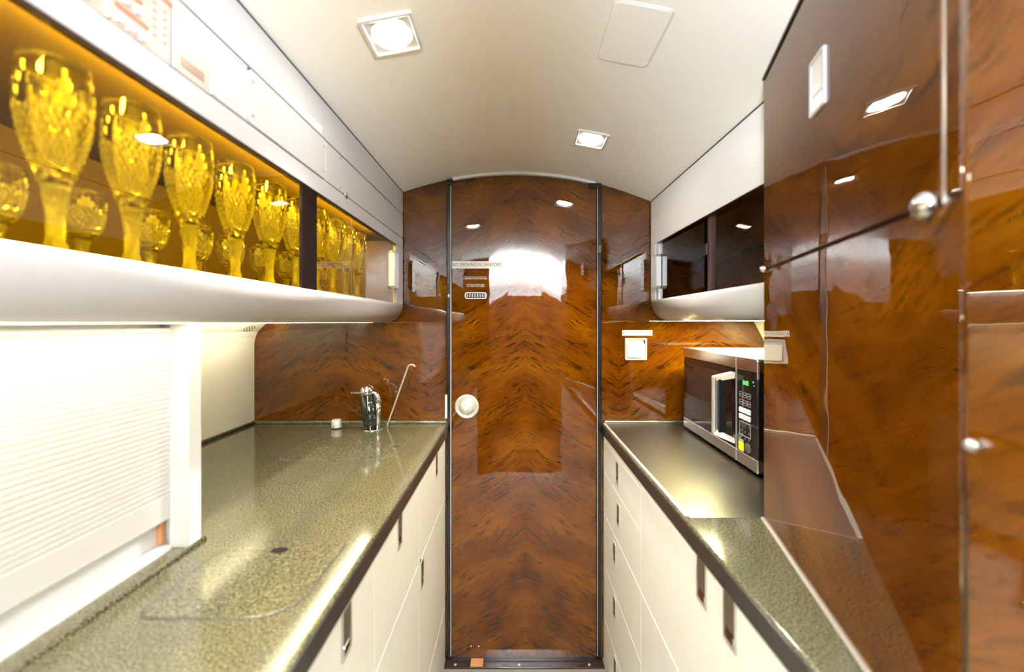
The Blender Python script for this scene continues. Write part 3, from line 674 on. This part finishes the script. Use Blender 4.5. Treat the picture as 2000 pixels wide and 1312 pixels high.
# tambour cupboard standing on the worktop
tb = thing('tambour_cupboard', 'white roll-shutter cupboard standing on the left worktop', 'cupboard', P(-0.75, YC, 0.2))
XT = -0.588; FTb = F_LEFT(XT)
base_sl = [(XT - 0.006, 0.0003), (XT - 0.0006, 0.0003), (XT, 0.0014), (XT, 0.0066), (XT - 0.0006, 0.0077), (XT - 0.006, 0.0077)]
sl0 = None
y = -0.290
while y < -0.012:
    if sl0 is None:
        b = MB().sweep(base_sl, -0.30, 0.690); sl0 = b.build('slat', M['white'], tb, origin=ORG[tb.name] ); sl0.location = (0, 0, y - 0.0); me = sl0.data
    else:
        o = bpy.data.objects.new('slat', me); COL.objects.link(o); o.parent = tb; o.location = (0, 0, y)
    y += 0.008
MB().box(XT - 0.012, XT + 0.001, -0.3345, -0.2905, -0.30, 0.690).build('bottom_rail', M['white'], tb, 0.0015)
MB().box(XT - 0.04, XT - 0.021, YC, -0.002, -0.30, 0.690).build('inner_panel', M['white'], tb)
MB().box(-0.99, XT - 0.002, YC, -0.003, 0.695, 0.712).build('side_panel', M['white'], tb)
MB().box(XT - 0.002, -0.556, YC + 0.001, -0.002, 0.686, 0.714).build('end_stile', M['white'], tb, 0.0015)
MB().box(XT - 0.0205, XT - 0.012, YC, -0.33, 0.683, 0.690).build('wood_edge', M['trimwood'], tb)
MB().box(XT - 0.030, XT + 0.006, YC, YC + 0.008, -0.30, 0.688).build('bottom_track', M['white'], tb, 0.001)
MB().box(XT + 0.006, -0.557, YC, YC + 0.003, -0.30, 0.700).build('base_strip', M['granite'], tb, 0.001)

# tap
tz = 1.4536; tx = -0.5166
tp = thing('tap', 'black and chrome mixer tap with a thin slanting spout by the back wall', 'tap', P(tx, YC, tz))
MB().lathe(Fr(P(tx + 0.004, YC, tz), (1, 0, 0), (0, 1, 0)), [(0.034, 0), (0.034, 0.002), (0.030, 0.004)], 32).build('base_ring', M['chrome'], tp)
MB().tube([P(tx + 0.001, YC + 0.003, tz), P(tx - 0.008, YC + 0.06, tz), P(tx - 0.0165, YC + 0.126, tz)], [0.0275, 0.026, 0.0245], 32).build('body', M['tapblack'], tp)
cx = tx - 0.017
MB().lathe(Fr(P(cx, YC + 0.126, tz), (1, 0, -0.0), (0, 1, 0)), [(0.0252, 0), (0.0252, 0.009), (0.0242, 0.018), (0.021, 0.026), (0.014, 0.032), (0.005, 0.034), (0.0005, 0.0343)], 32).build('cap', M['chrome'], tp)
lv = MB().plate(Fr(P(cx - 0.012, YC + 0.131, tz), (-1, 0, 0.06), (0, -1, 0)), rrect(0, -0.007, 0.047, 0.007, 0.005), -0.003, 0.003, 0.0015); lv.build('lever', M['chrome'], tp)
MB().tube([P(cx + 0.020, YC + 0.135, tz - 0.004), P(cx + 0.034, YC + 0.130, tz - 0.006), P(cx + 0.042, YC + 0.118, tz - 0.008), P(cx + 0.045, YC + 0.095, tz - 0.008)], [0.006, 0.008, 0.009, 0.009], 14).build('hose_elbow', M['chrome'], tp)
MB().tube([P(cx + 0.043, YC + 0.108, tz - 0.006), P(cx + 0.043, YC + 0.06, tz - 0.006), P(cx + 0.042, YC + 0.056, tz - 0.006), P(cx + 0.042, YC + 0.03, tz - 0.006), P(cx + 0.040, YC + 0.004, tz - 0.006)], [0.0095, 0.0095, 0.0078, 0.0085, 0.010], 16).build('spray_head', M['chrome'], tp)
sp = [P(-0.4712, YC + 0.0, 1.487), P(-0.4700, YC + 0.01, 1.487), P(-0.393, -0.166, 1.480), P(-0.388, -0.1585, 1.478), P(-0.380, -0.1555, 1.475), P(-0.370, -0.157, 1.472), P(-0.363, -0.163, 1.470)]
MB().tube(sp, 0.0029, 12).build('spout', M['satin'], tp)
wc = thing('dispenser_cap', 'small round white cap standing on the worktop left of the tap', 'cap', P(-0.650, YC, 1.4677))
cf = Fr(P(-0.650, YC, 1.4677), (1, 0, 0), (0, 1, 0))
MB().lathe(cf, [(0.0185, 0), (0.0185, 0.003), (0.0172, 0.0032)], 28).build('foot_ring', M['blackplastic'], wc)
MB().lathe(cf, [(0.0178, 0.003), (0.0182, 0.006), (0.0178, 0.027), (0.0160, 0.031), (0.0130, 0.0315), (0.0125, 0.0295), (0.0, 0.0295)], 28).build('cap_shell', M['white'], wc)
MB().lathe(Fr(P(-0.652, YC + 0.010, 1.4677 - 0.0181), (1, 0, 0), (0, 0, 1)), [(0.002, -0.001), (0.002, 0.0004), (0, 0.0005)], 10).build('dot', M['ink'], wc)
# loudspeaker holes in the side wall
sg = thing('speaker_grille', 'round cluster of small dark holes in the cream side wall', 'grille', P(-0.985, -0.035, 1.475))
FW = Fr(P(-0.9686, -0.020, 1.475), (0, 1, 0), (0.72, 0, 0.70))
pts = [(0.0, 0.0)] + [(0.007*math.cos(R(60*i)), 0.007*math.sin(R(60*i))) for i in range(6)] + [(0.014*math.cos(R(30*i)), 0.014*math.sin(R(30*i))) for i in range(12)]
for a, b in pts:
    MB().lathe(Fr(FW(a*1.9, b - 0.006, 0), FW.r, FW.u), [(0.0022, -0.004), (0.0022, 0.0006), (0, 0.0006)], 8).build('hole', M['ink'], sg)

# ================================================================== RIGHT SIDE: WORKTOP + BASE UNITS
XR = 0.335
rt = thing('worktop', 'dark speckled stone worktop on the right, running under the microwave', 'worktop', P(0.65, YCB, 0.8))
MB().box(XR, 0.984, YCB, YC, 0.10, 1.540).build('slab', M['granite'], rt, 0.004, seg=3)
MB().box(XR - 0.0015, XR + 0.0015, YCB + 0.001, YC - 0.0055, 0.10, 1.540).build('front_edge', M['edge'], rt, 0.001)
sh = thing('steel_tray_sheet', 'brushed steel sheet covering the far half of the right worktop', 'metal sheet', P(0.66, YC, 1.16))
MB().box(XR + 0.012, 0.983, YC, YC + 0.0012, 0.7935, 1.536).build('sheet', M['steelX'], sh, 0.0004)
MB().box(XR + 0.006, 0.983, YC, YC + 0.012, 1.526, 1.5405).build('rear_lip', M['steelX'], sh, 0.004)
MB().box(XR + 0.004, XR + 0.0125, YC, YC + 0.0022, 0.80, 1.535).build('front_bead', M['satin'], sh, 0.0008)
XFR = 0.341; FFR = F_RIGHT(XFR)
dr = thing('drawer_unit', 'cream stack of five drawers on the right next to the door', 'cabinet', P(0.65, -1.29, 1.31))
carcass(XFR + 0.012, 0.98, 1.085, 1.538, dr)
panel(FFR, -1.538, -1.085 - G/2, -0.4485, YCB - 0.0012, dr, 'top_rail')
for b0, b1, hz, hb in ((-0.566, -0.450, 1.33, -0.498), (-0.724, -0.5675, 1.32, -0.632), (-0.920, -0.7265, 1.37, -0.787), (-1.120, -0.9215, 1.37, -0.972), (-1.285, -1.1215, 1.36, -1.172)):
    d = panel(FFR, -1.538, -1.085 - G/2, b0, b1, dr, 'drawer')
    flush_latch(FFR, -hz, hb, d, 0.034, 0.072)
for d0, d1, lab, hz in ((0.6845, 1.085, 'tall cream base cupboard on the right under the microwave', 0.731), (0.12, 0.6845, 'cream base cupboard on the right nearest the camera', 0.636)):
    t = thing('base_cabinet', lab, 'cabinet', P(0.65, -1.29, (d0+d1)/2), 'cream base cupboards under the right worktop')
    carcass(XFR + 0.012, 0.98, d0, d1, t)
    up = panel(FFR, -d1 + G/2, -d0 - G/2, -0.724, YCB - 0.0012, t, 'upper_door')
    panel(FFR, -d1 + G/2, -d0 - G/2, -1.285, -0.7275, t, 'lower_door')
    flush_latch(FFR, -hz, -0.470, up, 0.038, 0.084)

# ================================================================== RIGHT UPPER CABINET
XU = 0.521; FU = F_RIGHT(XU); V0, V1 = 0.795, 1.536
ru = thing('dark_glass_cupboard', 'cream upper cupboard with dark sliding glass on the right', 'cupboard', P(0.7, 0.01, 1.16))
YRB = 0.005; r0, r1 = 0.083, 0.2905
arc = [(XU + 0.070 - 0.070*math.cos(R(90*i/10)), r0 - (r0 - YRB)*math.sin(R(90*i/10))) for i in range(11)]
mb = MB().sweep([(XU + 0.012, r0), (XU, r0)] + arc[1:] + [(0.90, YRB), (0.90, 0.018), (XU + 0.07, 0.018), (XU + 0.022, 0.055)], V0, V1)
for i in range(1, 11): mb.sm[i] = True
mb.build('lower_pan', M['paint'], ru)
MB().box(XU + 0.012, 0.885, 0.072, 0.083, V0, V1).build('shelf', M['inner_dark'], ru)
MB().box(0.86, 0.872, 0.083, 0.30, V0, V1).build('back_panel', M['inner_dark'], ru)
MB().box(XU + 0.022, 0.86, 0.296, 0.306, V0, V1).build('cupboard_roof', M['inner_dark'], ru)
MB().box(XU + 0.004, 0.86, 0.083, 0.296, V1 - 0.012, V1).build('end_wall', M['inner_dark'], ru)
MB().box(XU + 0.004, 0.86, 0.083, 0.296, V0, V0 + 0.01).build('end_wall', M['inner_dark'], ru)
MB().box(XU + 0.008, 0.87, 0.306, 0.440, V0, V1).build('carcass', M['seam'], ru)
MB().plate(FU, rrect(-V1, r1, -V0, ceil(XU) - 0.0045), -0.014, 0, 0.0012).build('fascia', M['paint'], ru)
MB().plate(FU, rrect(-V1, ceil(XU) - 0.0045, -V0, ceil(XU) + 0.002), -0.012, -0.0005).build('shadow_gap', M['black'], ru)
MB().plate(FU, rrect(-V1, r0, -1.492, r1), -0.012, 0, 0.001).build('end_stile', M['paint'], ru)
MB().plate(FU, rrect(-1.492, r0, -1.468, r1 - 0.001), -0.016, -0.004, 0.001).build('pane_frame', M['alu'], ru)
MB().plate(FU, rrect(-1.505, 0.122, -1.455, 0.248, 0.010, 1), -0.010, 0.010, 0.004).build('pane_pull', M['alu'], ru)
MB().plate(FU, rrect(-1.1045, r0 + 0.001, -1.0895, r1 - 0.001), -0.030, -0.009, 0.001).build('dark_post', M['inner_dark'], ru)
MB().plate(FU, rrect(-1.118, 0.185, -1.098, 0.215, 0.003), -0.016, -0.003, 0.001).build('pane_catch', M['black'], ru)
for a0, a1, c in ((-1.47, -1.098, -0.012), (-1.077, -V0 - 0.010, -0.018)):
    g = MB().plate(FU, rrect(a0, r0 + 0.001, a1, r1 - 0.001), c - 0.003, c); g.f = [g.f[1]]; g.mi = [0]; g.sm = [False]; g.keep = True
    g.build('sliding_pane', M['smoke'], ru)
MB().plate(FU, rrect(-1.47, r1 - 0.0028, -V0, r1), -0.02, -0.001).build('upper_track', M['darkwood'], ru)
MB().text(FU, 'PUSH #', 0.0062, -1.15, 0.0755, 0.0008).build('small_print', M['inkred'], ru)

# ================================================================== TALL VENEERED CABINET (angled, near right)
tc = thing('tall_cabinet', 'tall glossy burr-veneer cabinet filling the right side', 'cabinet', P(0.7, YC, 0.45))
FA = Fr((C1[0], C1[1], EYE), (D16[0], D16[1], 0), (0, 0, 1))      # a runs from the far edge towards the camera
def aX(a): return C1[0] + D16[0]*a
TOP = lambda a: ceil(aX(a)) - 0.003
TS, TE = 0.4675, 0.500
def topline(a0, a1, k=6): return [(a1 + (a0-a1)*i/k, TOP(a1 + (a0-a1)*i/k)) for i in range(k+1)]
# body behind the doors
body = [(C1[0]+0.02, C1[1]-0.004), (0.98, C1[1]-0.004), (0.98, -0.33), (0.40, -0.33), (aX(TE)+0.03, C1[1] + D16[1]*TE)]
bx = []
vs = [P(x, YC, d) for x, d in body] + [P(x, min(ceil(x) - 0.004, 0.56), d) for x, d in body]
k = len(body)
MB().add(vs, [tuple(range(k)), tuple(range(k, 2*k))[::-1]] + [(i, (i+1) % k, k+(i+1) % k, k+i) for i in range(k)]).build('carcass', M['woodtall'], tc)
up = MB().plate(FA, [(0.0, 0.1042), (TS, 0.1042)] + topline(0.0, TS), -0.018, 0, 0.0015).build('upper_door', M['woodtall'], tc)
lo = MB().plate(FA, [(0.0, YC + 0.001), (TE - 0.012, YC + 0.001), (TE - 0.012, 0.1000), (0.0, 0.1000)], -0.018, 0, 0.0015).build('lower_door', M['woodtall'], tc)
MB().plate(FA, [(TS + 0.0025, 0.1042), (TE - 0.012, 0.1042)] + topline(TS + 0.0025, TE - 0.012, 2), -0.018, 0, 0.0015).build('filler_panel', M['woodtall'], tc)
MB().plate(FA, rrect(TS - 0.001, 0.10, TS + 0.0030, TOP(TS) - 0.002), -0.016, -0.0008).build('joint_strip', M['satin'], tc)
MB().plate(FA, rrect(0.0, 0.0995, TE - 0.012, 0.1045), -0.018, -0.003).build('joint_gap', M['postdark'], tc)
# rounded corner post and the face that turns back towards the cabin
cor = [(aX(TE-0.0118), C1[1] + D16[1]*(TE-0.0118))]
cc = Vector((aX(TE-0.012), C1[1] + D16[1]*(TE-0.012))) - Vector((FA.n.x, FA.n.y))*0.016
a_st = math.atan2(FA.n.y, FA.n.x); a_en = R(190)
pl_ = []
a_st = a_st if a_st > 0 else a_st + 2*math.pi
for i in range(9):
    t = a_st + (R(184) - a_st)*i/8; pl_.append((cc.x + 0.016*math.cos(t), cc.y + 0.016*math.sin(t)))
pl_ += [(pl_[-1][0] + 0.045, -0.33), (pl_[-1][0] + 0.10, -0.33), (cc.x + 0.05, cc.y)]
k = len(pl_)
vs = [P(x, YC + 0.001, d) for x, d in pl_] + [P(x, ceil(x) - 0.003, d) for x, d in pl_]
mb = MB().add(vs, [tuple(range(k)), tuple(range(k, 2*k))[::-1]] + [(i, (i+1) % k, k+(i+1) % k, k+i) for i in range(k)])
for i in range(2, 10): mb.sm[i] = True
mb.build('corner_post', M['woodtall'], tc)
MB().plate(FA, [(0.0, TOP(0) - 0.001), (TE, TOP(TE) - 0.001), (TE, TOP(TE) + 0.004), (0.0, TOP(0) + 0.004)], -0.02, 0.003).build('top_bead', M['black'], tc)
MB().plate(FA, [(-0.004, YC), (TE - 0.012, YC), (TE - 0.012, YC + 0.004), (-0.004, YC + 0.004)], -0.01, 0.004, 0.001).build('base_bead', M['satin'], tc)
# white pull latch on the upper door
la = MB().ring(FA, rrect(0.2155, 0.293, 0.2610, 0.3715, 0.003), rrect(0.2205, 0.298, 0.2560, 0.3665, 0.002), -0.002, 0.0035).build('pull_latch', M['fascia'], tc)
o = MB().plate(FA, rrect(0.2203, 0.3185, 0.2562, 0.3667, 0.001), -0.002, 0.0022, 0.0008).build('latch_flap', M['alu'], la)
o2 = MB().plate(FA, rrect(0.2203, 0.2978, 0.2562, 0.3180, 0.001), -0.002, 0.0012).build('latch_button', M['alu'], la)
for a, b, r_ in ((0.452, 0.1022, 0.0125), (0.014, 0.1025, 0.0062)):
    MB().lathe(Fr(FA(a, b, 0), FA.r, FA.u), [(r_*0.9, -0.001), (r_, 0.003), (r_*0.9, 0.007), (r_*0.55, 0.0105), (0.0004, 0.0115)], 24).build('push_catch', M['chrome'], tc)
kp = Vector((pl_[8][0] + 0.0006, pl_[8][1] - 0.006))
MB().lathe(Fr((kp.x, kp.y, EYE - 0.094), (0, -1, 0), (0, 0, 1)), [(0.0035, -0.002), (0.003, 0.003), (0.0048, 0.005), (0.004, 0.0075), (0.0004, 0.0082)], 20).build('side_knob', M['satin'], tc)

# ================================================================== MICROWAVE
o0 = P(0.6125, -0.3750, 1.457); far2 = Vector((0.6125, 1.457)); near2 = Vector((0.598, 0.988))
FM = Fr(o0, (near2.x - far2.x, near2.y - far2.y, 0), (0, 0, 1)); MW = (near2 - far2).length; MH = 0.2835
mw = thing('microwave_oven', 'steel and black microwave oven on the right worktop', 'microwave', FM(MW/2, -0.0105, -0.17))
MB().plate(FM, rrect(0.002, 0, MW - 0.002, MH - 0.001, 0.004), -0.345, -0.022, 0.0).build('case', M['greycase'], mw)
MB().plate(FM, rrect(0.006, MH - 0.0012, MW - 0.006, MH + 0.0006, 0), -0.335, -0.022).build('top_cover', M['steeldark'], mw)
for a in (0.03, MW - 0.03):
    for c in (-0.05, -0.31):
        MB().lathe(Fr(FM(a, -0.0105, c), FM.r, -FM.n), [(0.012, 0), (0.013, 0.006), (0.013, 0.0115)], 16).build('foot', M['blackplastic'], mw)
DS = 0.366
dm = MB().plate(FM, rrect(0, 0.033, DS, MH - 0.034), -0.022, -0.002, 0.001).build('door_glass', M['blackglass'], mw)
MB().plate(FM, rrect(0.028, 0.055, 0.285, MH - 0.055, 0.008), -0.004, -0.0015).build('viewing_window', M['window_glass'], dm)
for a0, a1 in ((0, DS - 0.0008), (DS + 0.0008, MW)):
    r_ = (0, 0.006, 0, 0) if a1 > DS + 0.01 else 0
    MB().plate(FM, rrect(a0, 0, a1, 0.0325, r_), -0.022, 0.0, 0.0015).build('lower_fascia', M['steelY'], mw)
    r_ = (0, 0, 0.008, 0) if a1 > DS + 0.01 else 0
    MB().plate(FM, rrect(a0, MH - 0.0335, a1, MH, r_), -0.022, 0.0, 0.0015).build('upper_fascia', M['steelY'], mw)
MB().plate(FM, rrect(MW - 0.0022, MH - 0.050, MW + 0.0003, MH - 0.006, 0.0005), -0.004, 0.0006, 0.0003).build('edge_trim', M['satin'], mw)
cpn = MB().plate(FM, rrect(DS + 0.0012, 0.033, MW - 0.001, MH - 0.034), -0.022, -0.0015, 0.001).build('keypad_panel', M['blackglass'], mw)
MB().plate(FM, rrect(DS - 0.0012, 0.001, DS + 0.0012, MH - 0.001), -0.02, 0.0004).build('door_joint', M['satin'], mw)
# handle
hd = MB().plate(FM, rrect(0.308, 0.058, 0.324, 0.222, 0.002), 0.030, 0.040, 0.002)
hd.add([FM(0.308, 0.222, 0.036), FM(0.324, 0.222, 0.040), FM(0.360, 0.238, 0.0), FM(0.338, 0.238, 0.0), FM(0.308, 0.208, 0.030), FM(0.324, 0.208, 0.030), FM(0.360, 0.222, 0.0), FM(0.338, 0.222, 0.0)],
       [(0,1,2,3), (4,7,6,5), (0,4,5,1), (1,5,6,2), (2,6,7,3), (3,7,4,0)])
hd.add([FM(0.308, 0.072, 0.030), FM(0.324, 0.072, 0.030), FM(0.360, 0.058, 0.0), FM(0.338, 0.058, 0.0), FM(0.308, 0.058, 0.036), FM(0.324, 0.058, 0.040), FM(0.360, 0.044, 0.0), FM(0.338, 0.044, 0.0)],
       [(0,1,2,3), (4,7,6,5), (0,4,5,1), (1,5,6,2), (2,6,7,3), (3,7,4,0)])
hd.build('handle', M['satin'], dm)
MB().plate(FM, rrect(0.318, 0.066, 0.334, 0.214, 0.002), 0.010, 0.0298).build('handle_inner', M['blackplastic'], dm)
MB().text(FM, '0:05', 0.0165, 0.413, 0.2165, -0.0008, sx=0.95).build('clock_digits', M['green'], cpn)
mb = MB(); mb.plate(FM, rrect(0.445, 0.222, 0.449, 0.225), -0.002, -0.001); mb.plate(FM, rrect(0.449, 0.214, 0.4515, 0.2165), -0.002, -0.001)
mb.build('indicator_marks', M['label'], cpn)
for rb in (0.184, 0.164):
    for a in (0.389, 0.408, 0.427):
        p = rrect(a - 0.0078, rb - 0.0068, a + 0.0078, rb + 0.0068, 0.001, 2)
        q = MB().ring(FM, p, inset(p, 0.0008), -0.002, -0.0009).build('outline_key', M['inkgrey'], cpn)
        MB().plate(FM, rrect(a - 0.005, rb - 0.0008, a + 0.005, rb + 0.0008), -0.002, -0.0009).build('key_legend', M['inkgrey'], cpn)
for rb in (0.1435, 0.126):
    for a in (0.389, 0.408, 0.427):
        q = MB().plate(FM, rrect(a - 0.0083, rb - 0.0065, a + 0.0083, rb + 0.0065, 0.0015, 3), -0.002, 0.0, 0.0005).build('white_key', M['label'], cpn)
        MB().plate(FM, rrect(a - 0.005, rb - 0.0006, a + 0.005, rb + 0.0010), 0, 0.0003).build('key_print', M['inkgrey'], cpn)
p = rrect(0.382, 0.077, 0.435, 0.113, 0.001, 2)
MB().ring(FM, p, inset(p, 0.0012), -0.002, -0.0008).build('number_frame', M['alu'], cpn)
mb = MB()
for i, ch in enumerate('123456789'):
    mb.text(FM, ch, 0.0095, 0.391 + 0.0185*(i % 3), 0.1045 - 0.0165*(i // 3), -0.0009)
mb.build('number_lettering', M['inkgrey'], cpn)
MB().plate(FM, rrect(0.379, 0.0350, 0.4035, 0.0575, 0.002, 3), -0.002, 0.0006, 0.0008).build('start_key', M['yellow'], cpn)
MB().plate(FM, rrect(0.381, 0.0585, 0.401, 0.0655, 0.001, 2), -0.002, -0.0009).build('key_legend', M['inkgrey'], cpn)
MB().lathe(Fr(FM(0.422, 0.050, -0.002), FM.r, FM.u), [(0.013, 0), (0.013, 0.0012), (0.0105, 0.002), (0.0004, 0.002)], 20).build('stop_key', M['greycase'], cpn)

# ================================================================== WALL ASHTRAY AND ITS LABEL
FBk = F_BACK(BACK)
at = thing('wall_ashtray', 'square white flip-top ashtray in the right veneer wall', 'ashtray', FBk(0.465, -0.145, 0))
MB().ring(FBk, rrect(0.4235, -0.1455, 0.5075, -0.0610, 0.006), rrect(0.4305, -0.1385, 0.5010, -0.0675, 0.004), -0.004, 0.006).build('frame', M['satin'], at, 0.001)
MB().plate(FBk, rrect(0.4300, -0.1390, 0.5015, -0.0670, 0.002), -0.004, 0.001).build('pocket', M['alu'], at)
MB().plate(FBk, rrect(0.4335, -0.1365, 0.4985, -0.0820, 0.003), 0, 0.009, 0.002).build('flip_lid', M['label'], at)
MB().plate(FBk, rrect(0.4965, -0.0835, 0.4995, -0.0700), 0, 0.004).build('hinge_slot', M['black'], at)
al_ = thing('ashtray_label', 'narrow white label above the wall ashtray', 'label', FBk(0.471, -0.051, 0))
MB().plate(FBk, rrect(0.4135, -0.0515, 0.5290, -0.0305, 0.001), 0, 0.0012).build('label_strip', M['label'], al_)
MB().text(FBk, 'LAVATORY ASHTRAY', 0.0118, 0.4712, -0.0408, 0.0015, sx=0.82).build('lettering', M['inkgrey'], al_)
mb = MB()
for x in (0.4175, 0.5240):
    mb.plate(FBk, rrect(x - 0.0007, -0.043, x + 0.0007, -0.0345), 0.001, 0.0015)
    mb.plate(FBk, [(x, -0.0465), (x + 0.0026, -0.0425), (x - 0.0026, -0.0425)], 0.001, 0.0015)
mb.build('arrows', M['ink'], al_)
